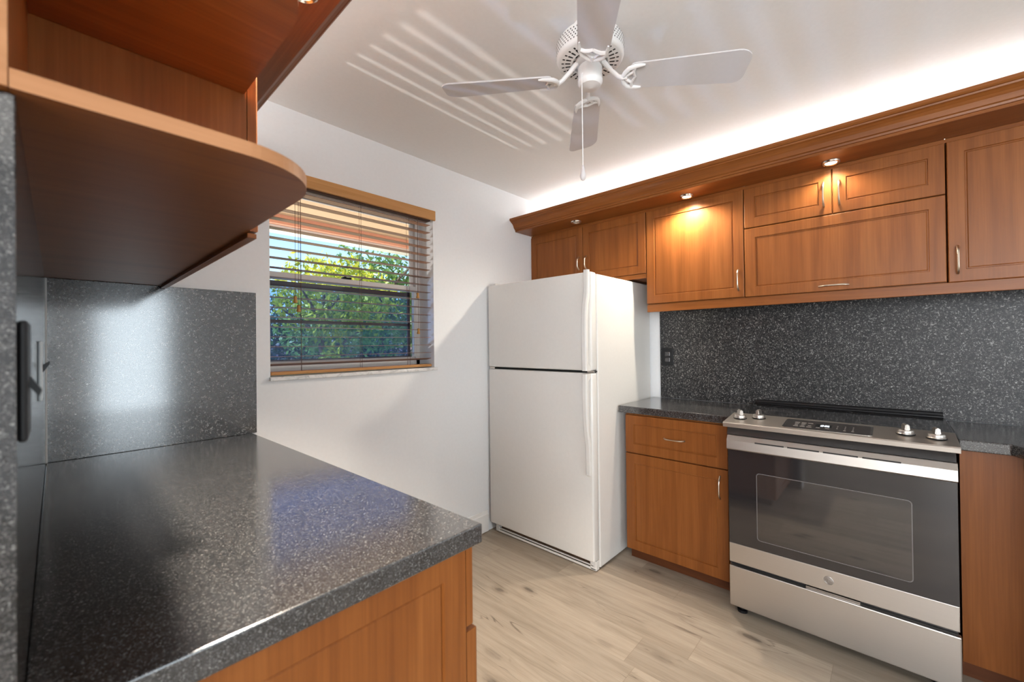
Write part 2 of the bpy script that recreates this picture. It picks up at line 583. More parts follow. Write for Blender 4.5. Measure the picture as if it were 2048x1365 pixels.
def obj(name, bm, mat, parent=None, smooth=False, base=None):
    me = bpy.data.meshes.new(name)
    off = origin_of(parent) if parent is not None else Vector(base or (0, 0, 0))
    bmesh.ops.translate(bm, verts=bm.verts, vec=-off)
    bm.to_mesh(me)
    bm.free()
    if smooth:
        for p in me.polygons:
            p.use_smooth = True
        try:
            me.set_sharp_from_angle(angle=radians(35))
        except Exception:
            pass
    me.materials.append(M[mat])
    o = bpy.data.objects.new(name, me)
    COL.objects.link(o)
    if parent is not None:
        o.parent = parent
    elif base:
        o.location = base
    return o


def tag(o, label, cat, group=None, kind=None):
    o['label'] = label
    o['category'] = cat
    if group: o['group'] = group
    if kind: o['kind'] = kind
    return o


def thing(name, label, cat, loc, group=None):
    o = bpy.data.objects.new(name, None)
    COL.objects.link(o)
    o.location = loc
    o.empty_display_size = 0.05
    return tag(o, label, cat, group)


def structure(name, bm, mat):
    o = obj(name, bm, mat)
    o['kind'] = 'structure'
    return o


# ------------------------------------------------------------------ room shell
H = 2.417
XR = 2.835           # right (stove) wall face
YB = -6.0            # back wall of the adjoining room
XL = -3.5
WX0, WX1, WZ0, WZ1 = 0.675, 1.592, 1.149, 2.115
structure('floor', box(new(), XL - .1, XR + .1, YB - .1, 0.12, -0.08, 0.0), 'floor')
structure('ceiling', box(new(), XL - .1, XR + .1, YB - .1, 0.24, H, H + 0.1), 'ceil')
b = new()
for a in ((XL - .1, WX0, 0, H), (WX1, XR + .1, 0, H), (WX0, WX1, 0, WZ0), (WX0, WX1, WZ1, H)):
    box(b, a[0], a[1], 0.0, 0.24, a[2], a[3])
structure('wall_front', b, 'wall')
structure('wall_right', box(new(), XR, XR + 0.1, YB, 0.0, 0, H), 'wall')
structure('wall_left', box(new(), -0.13, -0.031, -1.49, 0.0, 0, H), 'wall')
structure('wall_back', box(new(), XL, XR, YB - 0.1, YB, 0, H), 'wall')
structure('wall_far_left', box(new(), XL - 0.1, XL, YB, 0.0, 0, H), 'wall')
b = new()
prism(b, [(0, 0), (0, 0.145), (-0.005, 0.145), (-0.008, 0.125), (-0.013, 0.120), (-0.013, 0.004)], lambda u, v, d: (d, u, v + 0.0), 0.66, 2.03)
structure('baseboard_front', b, 'trim')

# ------------------------------------------------------------------ window
win = bpy.data.objects.new('window_1', None)
COL.objects.link(win)
win.location = (1.13, 0.17, WZ0)
win['kind'] = 'structure'
win['label'] = 'white single-hung window behind the wooden blind'
win['category'] = 'window'
b = new()
Y0, Y1 = 0.150, 0.200
for a in ((WX0, WX0 + 0.028, WZ0 + .02, WZ1), (WX1 - 0.028, WX1, WZ0 + .02, WZ1), (WX0, WX1, WZ0 + 0.02, WZ0 + 0.05), (WX0, WX1, WZ1 - 0.03, WZ1)):
    box(b, a[0], a[1], Y0, Y1, a[2], a[3], 0.002)
obj('window_frame', b, 'sash', win)
up = new()
for a in ((WX0 + .028, WX0 + 0.048, 1.65, WZ1 - .03), (WX1 - 0.048, WX1 - .028, 1.65, WZ1 - .03), (WX0 + .028, WX1 - .028, WZ1 - 0.05, WZ1 - .03)):
    box(up, a[0], a[1], 0.176, 0.194, a[2], a[3], 0.002)
ups = obj('upper_sash', up, 'sash', win)
obj('window_glass', box(new(), WX0 + .04, WX1 - .04, 0.184, 0.187, 1.65, WZ1 - .04), 'glass', ups)
lo = new()
box(lo, WX0 + .028, WX1 - .028, 0.148, 0.174, 1.628, 1.664, 0.003)
for a in ((WX0 + .012, WX0 + 0.040, WZ0 + .05, 1.63), (WX1 - 0.040, WX1 - .020, WZ0 + .05, 1.63), (WX0 + .028, WX1 - .028, WZ0 + 0.05, WZ0 + .07)):
    box(lo, a[0], a[1], 0.152, 0.172, a[2], a[3], 0.002)
los = obj('lower_sash', lo, 'sash', win)
obj('window_glass', box(new(), WX0 + .035, WX1 - .035, 0.160, 0.163, WZ0 + .06, 1.63), 'glass', los)
b = new()
box(b, 1.085, 1.135, 0.140, 0.165, 1.664, 1.674, 0.002)
box(b, 1.095, 1.108, 0.142, 0.152, 1.674, 1.686, 0.003)
obj('sash_lock', b, 'black', los)
b = new()
for a in ((WX0 + .03, WX0 + .046, WZ0 + .06, 1.635), (WX1 - .052, WX1 - .034, WZ0 + .06, 1.635), (WX0 + .03, WX1 - .03, 1.600, 1.628), (WX0 + .03, WX1 - .03, 1.413, 1.430), (WX0 + .03, WX1 - .03, WZ0 + .06, WZ0 + .076)):
    box(b, a[0], a[1], 0.205, 0.216, a[2], a[3])
scr = obj('insect_screen', b, 'bronze', win)
obj('screen_mesh', box(new(), WX0 + .04, WX1 - .045, 0.210, 0.2105, WZ0 + .07, 1.62), 'screen', scr)
b = new()
box(b, WX0 - 0.006, WX1 + 0.012, -0.022, 0.0, WZ0 - 0.012, WZ0 + 0.006, 0.003)
box(b, WX0 + .0005, WX1 - .0005, -0.002, 0.152, WZ0 + 0.0005, WZ0 + 0.006)
obj('window_sill', b, 'marble', win)

w2 = bpy.data.objects.new('oven_reflection_slats', None)  # unseen slats added to band the reflection in the oven glass
COL.objects.link(w2)
w2.location = (-3.4, -1.95, 1.15)
w2['kind'] = 'structure'
b = new()
for i in range(12):
    box(b, -3.30, -3.285, -2.52, -1.38, 0.58 + i * 0.1, 0.615 + i * 0.1)
obj('reflection_bands', b, 'trim', w2)

# ------------------------------------------------------------------ wooden blind
bl = thing('window_blind', 'honey-brown wooden venetian blind hanging open in the window', 'blind', (1.13, 0.03, 1.16))
BX0, BX1 = WX0 + 0.006, WX1 - 0.012
b = new()
zs = [1.246 + 0.0463 * k for k in range(18)] + [1.207]
for i, z in enumerate(zs):
    tl = 0.0 if z > 1.22 else -0.22
    c0, c1 = 0.012, 0.062
    fm = lambda u, v, d, z=z, tl=tl: (d, u, z + v + (u - 0.037) * tl)
    prism(b, [(c0, -0.0007), (c0 + .004, -0.0013), (c1 - .004, -0.0013), (c1, -0.0007), (c1, 0.0007), (c1 - .004, 0.0013), (c0 + .004, 0.0013), (c0, 0.0007)], fm, BX0, BX1)
obj('slats', b, 'slat', bl)
obj('bottom_rail', box(new(), BX0, BX1, 0.008, 0.062, 1.160, 1.176, 0.004), 'blind_wood', bl)
obj('head_rail', box(new(), BX0, BX1, 0.008, 0.062, 2.055, 2.074, 0.002), 'cord', bl)
obj('valance', box(new(), 0.62, 1.600, -0.018, -0.002, 2.058, 2.118, 0.004), 'blind_wood', bl)
b = new()
for x in (0.815, 1.124, 1.425):
    for y in (0.0095, 0.0645):
        tube(b, [(x + (0.018 if y > .03 else 0), y, 1.166), (x + (0.018 if y > .03 else 0), y, 2.06)], 0.0009, 6)
obj('ladder_cords', b, 'cord', bl)
for x, y, z in ((0.783, -0.004, 1.532), (0.797, -0.006, 1.490), (1.478, 0.004, 1.606), (1.480, 0.003, 1.392)):
    obj('pull_cord', tube(new(), [(x, y, z), (x + 0.002, y, 2.06)], 0.0009, 6), 'cord', bl)
    obj('tassel', lathe(new(), [(0.004, 0.0), (0.0085, -0.003), (0.0065, -0.016), (0.010, -0.028), (0.0085, -0.033), (0.002, -0.034)], (x, y, z), 14), 'tassel', bl, True)

# ------------------------------------------------------------------ cabinets: shared pieces
RX = 2.534           # right wall-cabinet door face
def fmR(face):
    return lambda u, v, d: (face + 0.019 - d, u, v)


def bow_handle(parent, p0, p1, out, n=Vector((-1, 0, 0))):
    p0, p1 = Vector(p0), Vector(p1)
    pts, rr = [], []
    for i in range(15):
        t = i / 14
        h = out * (1 - (2 * t - 1) ** 4) * 0.95 + 0.001
        pts.append(p0.lerp(p1, t) + n * h)
        rr.append(0.0052 - 0.0016 * sin(pi * t))
    return obj('handle', tube(new(), pts, rr, 10), 'nickel', parent, True)


def cab_door(parent, y0, y1, z0, z1, face=RX, mat='wood_z', name='door', fw=0.050):
    return obj(name, routed(new(), fmR(face), y0, y1, z0, z1, 0.019, fw), mat, parent)


TOPZ = 2.117
# cabinet over the refrigerator
c = thing('wall_cabinet', 'cherry two-door wall cabinet above the white refrigerator', 'cabinet', (2.68, -0.475, 1.70), 'cherry wall cabinets over the stove wall')
obj('body', box(new(), RX + 0.020, XR - .002, -0.944, -0.004, 1.702, 2.145, 0.001), 'wood_y', c)
obj('rail', box(new(), RX + 0.004, RX + 0.0195, -0.944, -0.004, 1.702, 1.730, 0.001), 'wood_y', c)
d = cab_door(c, -0.474, -0.004, 1.733, TOPZ)
bow_handle(d, (RX, -0.447, 1.815), (RX, -0.447, 1.905), 0.026)
d = cab_door(c, -0.943, -0.478, 1.733, TOPZ)
bow_handle(d, (RX, -0.507, 1.815), (RX, -0.507, 1.905), 0.026)
# tall door cabinet
c = thing('wall_cabinet', 'cherry one-door wall cabinet just right of the refrigerator, lit from above', 'cabinet', (2.68, -1.22, 1.53), 'cherry wall cabinets over the stove wall')
obj('body', box(new(), RX + 0.020, XR - .002, -1.500, -0.947, 1.530, 2.145, 0.001), 'wood_y', c)
d = cab_door(c, -1.499, -0.948, 1.535, TOPZ)
bow_handle(d, (RX, -1.472, 1.572), (RX, -1.472, 1.684), 0.026)
# hood-height cabinet over the stove
c = thing('wall_cabinet', 'cherry wall cabinet over the stove with two small doors above one wide flap', 'cabinet', (2.68, -1.88, 1.53), 'cherry wall cabinets over the stove wall')
obj('body', box(new(), RX + 0.020, XR - .002, -2.261, -1.503, 1.530, 2.145, 0.001), 'wood_y', c)
d = cab_door(c, -1.881, -1.503, 1.903, TOPZ)
bow_handle(d, (RX, -1.850, 1.945), (RX, -1.850, 2.060), 0.026)
d = cab_door(c, -2.260, -1.885, 1.903, TOPZ)
bow_handle(d, (RX, -1.910, 1.940), (RX, -1.910, 2.055), 0.026)
d = cab_door(c, -2.260, -1.503, 1.533, 1.899, name='flap_door')
bow_handle(d, (RX, -1.827, 1.557), (RX, -1.939, 1.557), 0.022)
# last cabinet, cut by the frame
c = thing('wall_cabinet', 'cherry tall-door wall cabinet right of the stove, cut by the right edge', 'cabinet', (2.68, -2.56, 1.53), 'cherry wall cabinets over the stove wall')
obj('body', box(new(), RX + 0.020, XR - .002, -2.86, -2.264, 1.530, 2.145, 0.001), 'wood_y', c)
d = cab_door(c, -2.86, -2.265, 1.530, TOPZ)
bow_handle(d, (RX, -2.292, 1.565), (RX, -2.292, 1.678), 0.026)
o = obj('light_rail', box(new(), RX + 0.003, RX + 0.021, -2.86, -0.948, 1.483, 1.5295, 0.002), 'wood_y', base=(2.545, -1.9, 1.483))
tag(o, 'long cherry light rail running under the stove-side wall cabinets', 'light rail')

CROWN = [(0.0, 2.1465), (0.0, 2.134), (0.184, 2.134), (0.184, 2.146), (0.190, 2.147), (0.192, 2.155), (0.199, 2.158), (0.202, 2.166),
         (0.206, 2.176), (0.214, 2.186), (0.224, 2.193), (0.233, 2.197), (0.235, 2.203), (0.241, 2.204), (0.247, 2.210), (0.247, 2.222),
         (0.237, 2.222), (0.215, 2.200), (0.176, 2.162), (0.174, 2.1465)]
o = obj('crown_molding', prism(new(), CROWN, lambda u, v, d: (RX + 0.002 - u, d, v), -2.95, -0.003), 'wood_y', base=(2.4, -1.4, 2.134))
tag(o, 'long cherry crown molding with flat soffit above the stove-side cabinets', 'molding')
o = obj('filler_strip', box(new(), RX + 0.008, RX + 0.0195, -2.86, -0.003, 2.1185, 2.1335), 'wood_y', base=(2.55, -1.4, 2.12))
tag(o, 'dark narrow cherry strip between the stove-side doors and the soffit', 'trim')

# lamps in the soffit
def puck(x, y, z, label, lit, power=0, lean=0.0, cone=125):
    t = thing('recessed_light', label, 'light', (x, y, z), 'round lamps in the cabinet soffits')
    b = new()
    lathe(b, [(0.024, -0.001), (0.024, -0.006), (0.030, -0.009), (0.035, -0.006), (0.037, -0.0005), (0.024, -0.0005)], (x, y, z), 32, cap=False)
    obj('trim_ring', b, 'chrome', t, True)
    obj('lens', lathe(new(), [(0.0235, -0.0005), (0.023, -0.003), (0.001, -0.0035)], (x, y, z), 24), 'lens_lit' if lit else 'lens_off', t, True)
    if power:
        lamp('recessed_lamp_light', 'SPOT', (x, y, z - 0.012), (x + lean, y, 0), power, (1.0, 0.88, 0.73), 0.03, spot_size=radians(cone), spot_blend=0.6)


puck(2.447, -0.483, 2.134, 'small round chrome soffit lamp above the refrigerator cabinet, unlit', False)
puck(2.468, -1.225, 2.134, 'lit round soffit lamp above the single-door cabinet right of the refrigerator', True, 46, -0.6, 165)
puck(2.482, -1.885, 2.134, 'lit round soffit lamp above the two small doors over the stove', True, 12, -0.6, 165)
puck(0.412, -1.075, 2.134, 'round soffit lamp at the top edge above the rounded corner shelf', True, 180, 0.0, 92)

# under-cabinet lamp
t = thing('under_cabinet_light', 'small white lamp under the wall cabinet beside the refrigerator', 'light', (2.60, -1.12, 1.53))
obj('housing', box(new(), 2.562, 2.68, -1.17, -0.965, 1.505, 1.5295, 0.004), 'trim', t)
obj('lens', box(new(), 2.575, 2.665, -1.16, -1.08, 1.5035, 1.5055), 'lens_lit', t)
lamp('under_cabinet_lamp_light', 'SPOT', (2.60, -1.13, 1.498), (2.66, -1.22, 0.6), 4.0, (1.0, 0.88, 0.74), 0.02, spot_size=radians(110), spot_blend=0.9)

# strip lamps lying on the cabinet tops
for x, y0, y1, lab in ((2.66, -2.6, -0.1, 'white tube lamp on top of the stove-side wall cabinets'), (0.16, -1.4, -0.1, 'white tube lamp on top of the left wall cabinet')):
    o = obj('tube_light', tube(new(), [(x, y0, 2.1625), (x, y1, 2.1625)], 0.013, 12), 'tube', base=(x, y0, 2.149), smooth=True)
    tag(o, lab, 'light')

# ------------------------------------------------------------------ base cabinet left of the stove
BX = 2.325
c = thing('base_cabinet', 'cherry base cabinet with drawer and door between refrigerator and stove', 'cabinet', (2.58, -1.175, 0), 'cherry base cabinets')
obj('body', box(new(), BX + 0.020, XR - .004, -1.470, -0.893, 0.066, 0.872, 0.001), 'wood_z', c)
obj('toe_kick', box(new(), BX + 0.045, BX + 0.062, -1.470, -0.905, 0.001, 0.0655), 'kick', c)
d = cab_door(c, -1.462, -0.897, 0.640, 0.862, BX, 'wood_z', 'drawer', 0.052)
bow_handle(d, (BX, -1.133, 0.752), (BX, -1.247, 0.752), 0.026)
d = cab_door(c, -1.462, -0.897, 0.066, 0.634, BX, 'wood_z', 'door', 0.055)
bow_handle(d, (BX, -1.424, 0.482), (BX, -1.424, 0.598), 0.026)
o = obj('countertop', prism(new(), [(2.315, -0.856), (2.315, -1.484), (2.824, -1.484), (2.824, -0.856)], lambda u, v, d: (u, v, d), 0.8735, 0.914, 0.004), 'granite', base=(2.57, -1.17, 0.8735))
tag(o, 'short charcoal granite worktop between refrigerator and stove', 'countertop')
# corner base cabinet right of the stove
c = thing('base_cabinet', 'plain cherry base cabinet panel right of the stove', 'cabinet', (2.55, -2.6, 0), 'cherry base cabinets')
obj('body', prism(new(), [(2.345, -2.272), (2.345, -2.428), (2.325, -2.432), (2.22, -2.49), (2.02, -2.49), (2.02, -3.0), (2.831, -3.0), (2.831, -2.272)], lambda u, v, d: (u, v, d), 0.066, 0.872), 'wood_z', c)
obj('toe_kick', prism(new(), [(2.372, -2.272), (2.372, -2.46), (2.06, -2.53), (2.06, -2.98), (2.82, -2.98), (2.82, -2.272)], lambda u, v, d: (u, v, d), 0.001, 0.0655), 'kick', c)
o = obj('countertop', prism(new(), [(2.315, -2.268), (2.315, -2.398), (2.195, -2.46), (1.99, -2.46), (1.99, -3.03), (2.824, -3.03), (2.824, -2.268)], lambda u, v, d: (u, v, d), 0.8735, 0.914, 0.004), 'granite', base=(2.55, -2.6, 0.8735))
tag(o, 'charcoal granite worktop with angled corner right of the stove', 'countertop')
o = obj('backsplash', box(new(), 2.825, XR - 0.0005, -2.95, -0.906, 0.9145, 1.529, 0.001), 'granite_wall', base=(2.83, -1.9, 0.9145))
tag(o, 'dark granite backsplash on the wall behind the stove', 'backsplash')
t = thing('wall_outlet', 'black outlet on the dark granite backsplash beside the refrigerator', 'outlet', (2.8245, -0.960, 1.194))
obj('cover_plate', box(new(), 2.819, 2.8245, -0.998, -0.919, 1.134, 1.252, 0.002), 'black', t)
b = new()
for z in (1.173, 1.213):
    box(b, 2.8165, 2.8195, -0.976, -0.941, z - 0.015, z + 0.015, 0.003)
rc = obj('receptacle', b, 'satin_black', t)
for z in (1.173, 1.213):
    for dy in (-0.007, 0.007):
        obj('slot', box(new(), 2.8158, 2.8166, -0.9585 + dy - 0.001, -0.9585 + dy + 0.001, z - 0.004, z + 0.006), 'dark', rc)

# ------------------------------------------------------------------ refrigerator
f = thing('refrigerator', 'white top-freezer refrigerator standing in the corner by the window wall', 'refrigerator', (2.45, -0.43, 0))
FY0, FY1 = -0.846, -0.020
obj('body', box(new(), 2.104, 2.800, FY0, FY1, 0.012, 1.690, 0.006), 'fridge', f)
obj('gasket', box(new(), 2.0975, 2.1038, FY0 + .012, FY1 - .012, 0.075, 1.685), 'dark', f)
fd = obj('freezer_door', box(new(), 2.040, 2.097, FY0 + .001, FY1 + .001, 1.137, 1.697, 0.010, 3), 'fridge', f, True)
dd = obj('refrigerator_door', box(new(), 2.040, 2.097, FY0 + .001, FY1 + .001, 0.062, 1.123, 0.010, 3), 'fridge', f, True)


def fridge_handle(parent, prof, y0, y1):
    b = new()
    t = bmesh.new()
    rings = []
    for z, d0, d1, sh in prof:
        ya, yb = y0 + sh, y1 + sh
        rings.append([t.verts.new((2.040 - d, y, z)) for d, y in ((d0, ya), (d1 - .006, ya), (d1, ya + .006), (d1, yb - .006), (d1 - .006, yb), (d0, yb))])
    for a, c_ in zip(rings, rings[1:]):
        for i in range(6):
            t.faces.new((a[i], a[(i + 1) % 6], c_[(i + 1) % 6], c_[i]))
    t.faces.new(rings[0])
    t.faces.new(rings[-1])
    bmesh.ops.recalc_face_normals(t, faces=list(t.faces))
    join(b, t)
    return obj('handle', b, 'fridge', parent, True)


fridge_handle(fd, [(1.706, 0.001, 0.020, 0), (1.64, 0.001, 0.021, 0), (1.585, 0.001, 0.022, 0), (1.55, 0.006, 0.028, 0), (1.51, 0.016, 0.038, 0), (1.46, 0.022, 0.045, 0), (1.40, 0.024, 0.048, 0), (1.25, 0.024, 0.048, 0), (1.18, 0.022, 0.046, 0), (1.16, 0.001, 0.046, 0), (1.138, 0.001, 0.045, 0)], -0.838, -0.806)
fridge_handle(dd, [(1.121, 0.001, 0.045, 0), (1.10, 0.001, 0.046, 0), (1.08, 0.022, 0.046, 0), (1.0, 0.024, 0.047, 0), (0.88, 0.022, 0.044, 0), (0.80, 0.016, 0.036, 0), (0.75, 0.006, 0.026, 0), (0.72, 0.001, 0.020, 0), (0.66, 0.001, 0.018, 0), (0.552, 0.001, 0.016, 0), (0.545, 0.001, 0.010, 0)], -0.838, -0.806)
obj('hinge_cover', box(new(), 2.055, 2.14, FY1 - .06, FY1 - .004, 1.6975, 1.710, 0.003), 'fridge', f)
obj('hinge', box(new(), 2.07, 2.11, FY0 + .004, FY0 + .05, 1.1245, 1.1355, 0.001), 'chrome', f)
obj('hinge', box(new(), 2.05, 2.11, FY1 - .05, FY1 - .004, 1.1245, 1.1355, 0.001), 'chrome', f)
b = new()
box(b, 2.066, 2.076, FY0 + .004, FY1 - .03, 0.006, 0.017, 0.002)
box(b, 2.066, 2.076, FY0 + .02, FY1 - .03, 0.027, 0.033, 0.001)
box(b, 2.066, 2.100, FY0 + .003, FY0 + .045, 0.006, 0.060, 0.004)
box(b, 2.066, 2.100, FY1 - .06, FY1 - .03, 0.006, 0.060, 0.004)
gr = obj('base_grille', b, 'fridge', f)
obj('grille_gap', box(new(), 2.092, 2.1035, FY0 + .02, FY1 - .04, 0.012, 0.061), 'rust', gr)
for y in (FY0 + .06, FY1 - .06):
    for x in (2.15, 2.7):
        obj('foot', lathe(new(), [(0.018, 0.0), (0.018, 0.0125)], (x, y, 0), 14), 'black', f)

# ------------------------------------------------------------------ stove
s = thing('stove', 'stainless slide-in electric stove with dark oven window', 'stove', (2.5, -1.876, 0))
SY0, SY1 = -2.258, -1.492
obj('body', box(new(), 2.212, 2.80, SY0 + .006, SY1 - .006, 0.030, 0.905, 0.002), 'satin_black', s)
o = obj('drawer_front', box(new(), 2.185, 2.211, SY0, SY1 - .008, 0.040, 0.229, 0.004, 2), 'steel', s)
box_b = new()
box(box_b, 2.188, 2.211, SY0 + .004, SY1 - .010, 0.248, 0.846, 0.003)
od = obj('oven_door', box_b, 'satin_black', s)
obj('lower_trim', box(new(), 2.1835, 2.1885, SY0 + .004, SY1 - .010, 0.248, 0.338, 0.002), 'steel', od)
gp = obj('glass_panel', box(new(), 2.1840, 2.1882, SY0 + .004, SY1 - .010, 0.3385, 0.784, 0.001), 'oven_glass', od)
def rrect(y0, y1, z0, z1, r, n=6):
    pts = []
    for cy, cz, a0 in ((y1 - r, z1 - r, 0), (y0 + r, z1 - r, 90), (y0 + r, z0 + r, 180), (y1 - r, z0 + r, 270)):
        for i in range(n + 1):
            a = radians(a0 + 90 * i / n)
            pts.append((cy + r * cos(a), cz + r * sin(a)))
    return pts
obj('oven_window', prism(new(), rrect(-2.133, -1.622, 0.382, 0.685, 0.012), lambda u, v, d: (d, u, v), 2.1832, 2.1841), 'oven_window', gp)
b = new()
out, inn = rrect(-2.136, -1.619, 0.379, 0.688, 0.014), rrect(-2.133, -1.622, 0.382, 0.685, 0.012)
t = bmesh.new()
A_ = [t.verts.new((2.1829, u, v)) for u, v in out]
B_ = [t.verts.new((2.1829, u, v)) for u, v in inn]
for i in range(len(A_)):
    j = (i + 1) % len(A_)
    t.faces.new((A_[i], A_[j], B_[j], B_[i]))
join(b, t)
obj('window_border', b, 'ring', gp)
b = new()
prism(b, [(2.1885, 0.852), (2.175, 0.850), (2.160, 0.828), (2.158, 0.790), (2.1625, 0.785), (2.1885, 0.785)], lambda u, v, d: (u, d, v), SY0 + .004, SY1 - .010, 0.0015)
hd = obj('door_handle', b, 'steel', od)
b = new()
for i in range(4):
    y = -1.62 - i * 0.125
    box(b, 2.1600, 2.1625, y - 0.112, y, 0.8270, 0.8325)
for v in b.verts:
    v.co.x -= 0.0012
obj('vent_slots', b, 'dark', hd)
# badge: disc, ring and a looping monogram
b = new()
lathe(b, [(0.0170, 0.0), (0.0170, -0.0012), (0.0155, -0.0016), (0.001, -0.0016)], (2.1835, -1.880, 0.294), 28, 'x')
bd = obj('badge', b, 'badge', od, True)
b = new()
lathe(b, [(0.0142, -0.0016), (0.0150, -0.0022), (0.0158, -0.0016)], (2.1835, -1.880, 0.294), 28, 'x', cap=False)
for sy, k in ((0.0045, 1), (-0.0045, 1)):
    pts = []
    for i in range(15):
        a = radians(40 + i * 22)
        r = 0.0048 + (0.0006 * i if k else 0) * 0.2
        pts.append((2.1817, -1.880 + sy + r * cos(a) * 0.8, 0.294 + r * sin(a) * 1.3))
    tube(b, pts, 0.0005, 6)
for k in range(4):
    a0 = radians(45 + 90 * k)
    tube(b, [(2.1817, -1.880 + 0.0125 * cos(a0 + radians(q)), 0.294 + 0.0125 * sin(a0 + radians(q))) for q in range(-24, 25, 8)], 0.0005, 6)
obj('monogram', b, 'steel', bd, True)
# control panel
b = new()
prism(b, [(2.158, 0.890), (2.156, 0.908), (2.160, 0.9125), (2.348, 0.9325), (2.352, 0.918), (2.352, 0.906), (2.215, 0.906), (2.205, 0.890)], lambda u, v, d: (u, d, v), SY0 - .004, SY1 + .004, 0.0012)
cp = obj('control_panel', b, 'steel', s)
def ontop(x, h=0.0):
    return 0.9125 + (x - 2.160) * 0.0200 / 0.188 + h
b = new()
prism(b, [(2.184, 0.852), (2.2115, 0.852), (2.2115, 0.905), (2.200, 0.889)], lambda u, v, d: (u, d, v), SY0 + .006, SY1 - .006)
obj('recess_panel', b, 'satin_black', s)


def panel_slab(name, x0, x1, y0, y1, h0, h1, mat, parent, r=0.006):
    pts = rrect(y0, y1, x0, x1, r)
    return obj(name, prism(new(), pts, lambda u, v, d: (v, u, ontop(v, d)), h0, h1), mat, parent)


dp = panel_slab('display_bezel', 2.178, 2.318, -2.026, -1.722, 0.0002, 0.0012, 'chrome', cp, 0.012)
panel_slab('touch_panel', 2.186, 2.310, -2.018, -1.730, 0.0012, 0.0018, 'satin_black', dp, 0.008)
panel_slab('clock_display', 2.228, 2.272, -1.893, -1.836, 0.0018, 0.0022, 'display', dp, 0.002)
# lit clock digits
SEG = {'1': 'bc', '2': 'abged', '5': 'afgcd'}
def seg_digits(text, y, x, h, w):
    b = new()
    for ch in text:
        if ch == ':':
            for q in (0.3, 0.7):
                box(b, x + h * q - .001, x + h * q + .001, y - .0008, y + .0008, ontop(x + h * q, .0022), ontop(x + h * q, .0027))
            y -= w * 0.5
            continue
        P = {'a': ((h, 0), (h, w)), 'g': ((h / 2, 0), (h / 2, w)), 'd': ((0, 0), (0, w)), 'f': ((h / 2, 0), (h, 0)), 'b': ((h / 2, w), (h, w)), 'e': ((0, 0), (h / 2, 0)), 'c': ((0, w), (h / 2, w))}
        for k in SEG[ch]:
            (a0, b0), (a1, b1) = P[k]
            X0, X1 = x + a0 - .0011, x + a1 + .0011
            zz = ontop((X0 + X1) / 2, 0.0024)
            box(b, X0, X1, y - b1 - .0007, y - b0 + .0007, zz - .0012, zz + .0003)
        y -= w * 1.55
    return b
obj('clock_digits', seg_digits('12:25', -1.850, 2.240, 0.019, 0.0055), 'digits', dp)
for yc in (-1.769, -1.793, -1.817):
    for i, xx in enumerate((2.212, 2.232, 2.252, 2.272)):
        if yc < -1.80 and i == 2:
            continue
        w_ = 0.006 + 0.0015 * ((i * 7 + int(-yc * 1000)) % 3)
        zz = ontop(xx, 0.0018)
        obj('button', box(new(), xx - .0022, xx + .0022, yc - w_, yc + w_, zz - .0008, zz + .0004), 'print', dp)
for yc, rows in ((-1.912, 3), (-1.938, 4), (-1.964, 4)):
    for i in range(rows):
        xx = 2.268 - i * 0.019
        w_ = 0.0018 if not (rows == 4 and i == 3) else 0.004
        zz = ontop(xx, 0.0018)
        obj('button', box(new(), xx - .002, xx + .002, yc - w_, yc + w_, zz - .0008, zz + .0004), 'print', dp)
for yc in (-1.848, -1.880):
    zz = ontop(2.216, 0.0018)
    obj('button', box(new(), 2.214, 2.218, yc - .007, yc + .007, zz - .0008, zz + .0004), 'print', dp)
for yk, xk, tw in ((-1.540, 2.250, 0.6), (-1.612, 2.285, -0.1), (-2.122, 2.262, 0.3), (-2.206, 2.245, 0.2)):
    z = ontop(xk)
    k = obj('knob', lathe(new(), [(0.0265, 0.001), (0.0265, 0.004), (0.0245, 0.006), (0.0245, 0.014), (0.0225, 0.017), (0.004, 0.0175)], (xk, yk, z), 28), 'steel', cp, True)
    t = bmesh.new()
    bmesh.ops.create_cube(t, size=1)
    for v in t.verts:
        p = Vector((v.co.x * 0.040, v.co.y * (0.017 if v.co.z < 0 else 0.012), v.co.z * 0.024))
        p.rotate(Matrix.Rotation(tw, 3, 'Z'))
        v.co = p + Vector((xk, yk, z + 0.028))
    bmesh.ops.bevel(t, geom=list(t.edges), offset=0.003, segments=2, affect='EDGES')
    b = new()
    join(b, t)
    obj('grip', b, 'steel', k)
    obj('skirt', lathe(new(), [(0.0285, 0.0), (0.0285, 0.0022), (0.020, 0.0022)], (xk, yk, z), 28), 'black', k)
ck = obj('cooktop', box(new(), 2.3525, 2.785, SY0 - .003, SY1 + .003, 0.9155, 0.931, 0.002), 'cooktop', s)
b = new()
for cx, cy, rr_ in ((2.47, -1.66, 0.085), (2.47, -1.66, 0.060), (2.46, -2.08, 0.105), (2.46, -2.08, 0.075), (2.67, -1.68, 0.075), (2.67, -2.08, 0.08), (2.69, -1.88, 0.055)):
    lathe(b, [(rr_, 0.0), (rr_ + 0.0015, 0.0)], (cx, cy, 0.9313), 48, cap=False)
obj('burner_rings', b, 'ring', ck)
b = new()
prism(b, [(2.7855, 0.916), (2.7855, 0.934), (2.790, 0.938), (2.797, 0.938), (2.800, 0.947), (2.806, 0.950), (2.822, 0.950), (2.8235, 0.946), (2.8235, 0.916)], lambda u, v, d: (u, d, v), SY0, SY1)
obj('rear_vent_trim', b, 'black', s)
for y in (SY0 + .05, SY1 - .05):
    for x in (2.235, 2.72):
        obj('foot', lathe(new(), [(0.022, 0.0), (0.022, 0.012), (0.012, 0.014), (0.012, 0.031)], (x, y, 0), 16), 'black', s)
b = new()
prism(b, [(2.2115, 0.2292), (2.196, 0.2292), (2.194, 0.2385), (2.2115, 0.2405)], lambda u, v, d: (u, d, v), -1.98, -1.80)
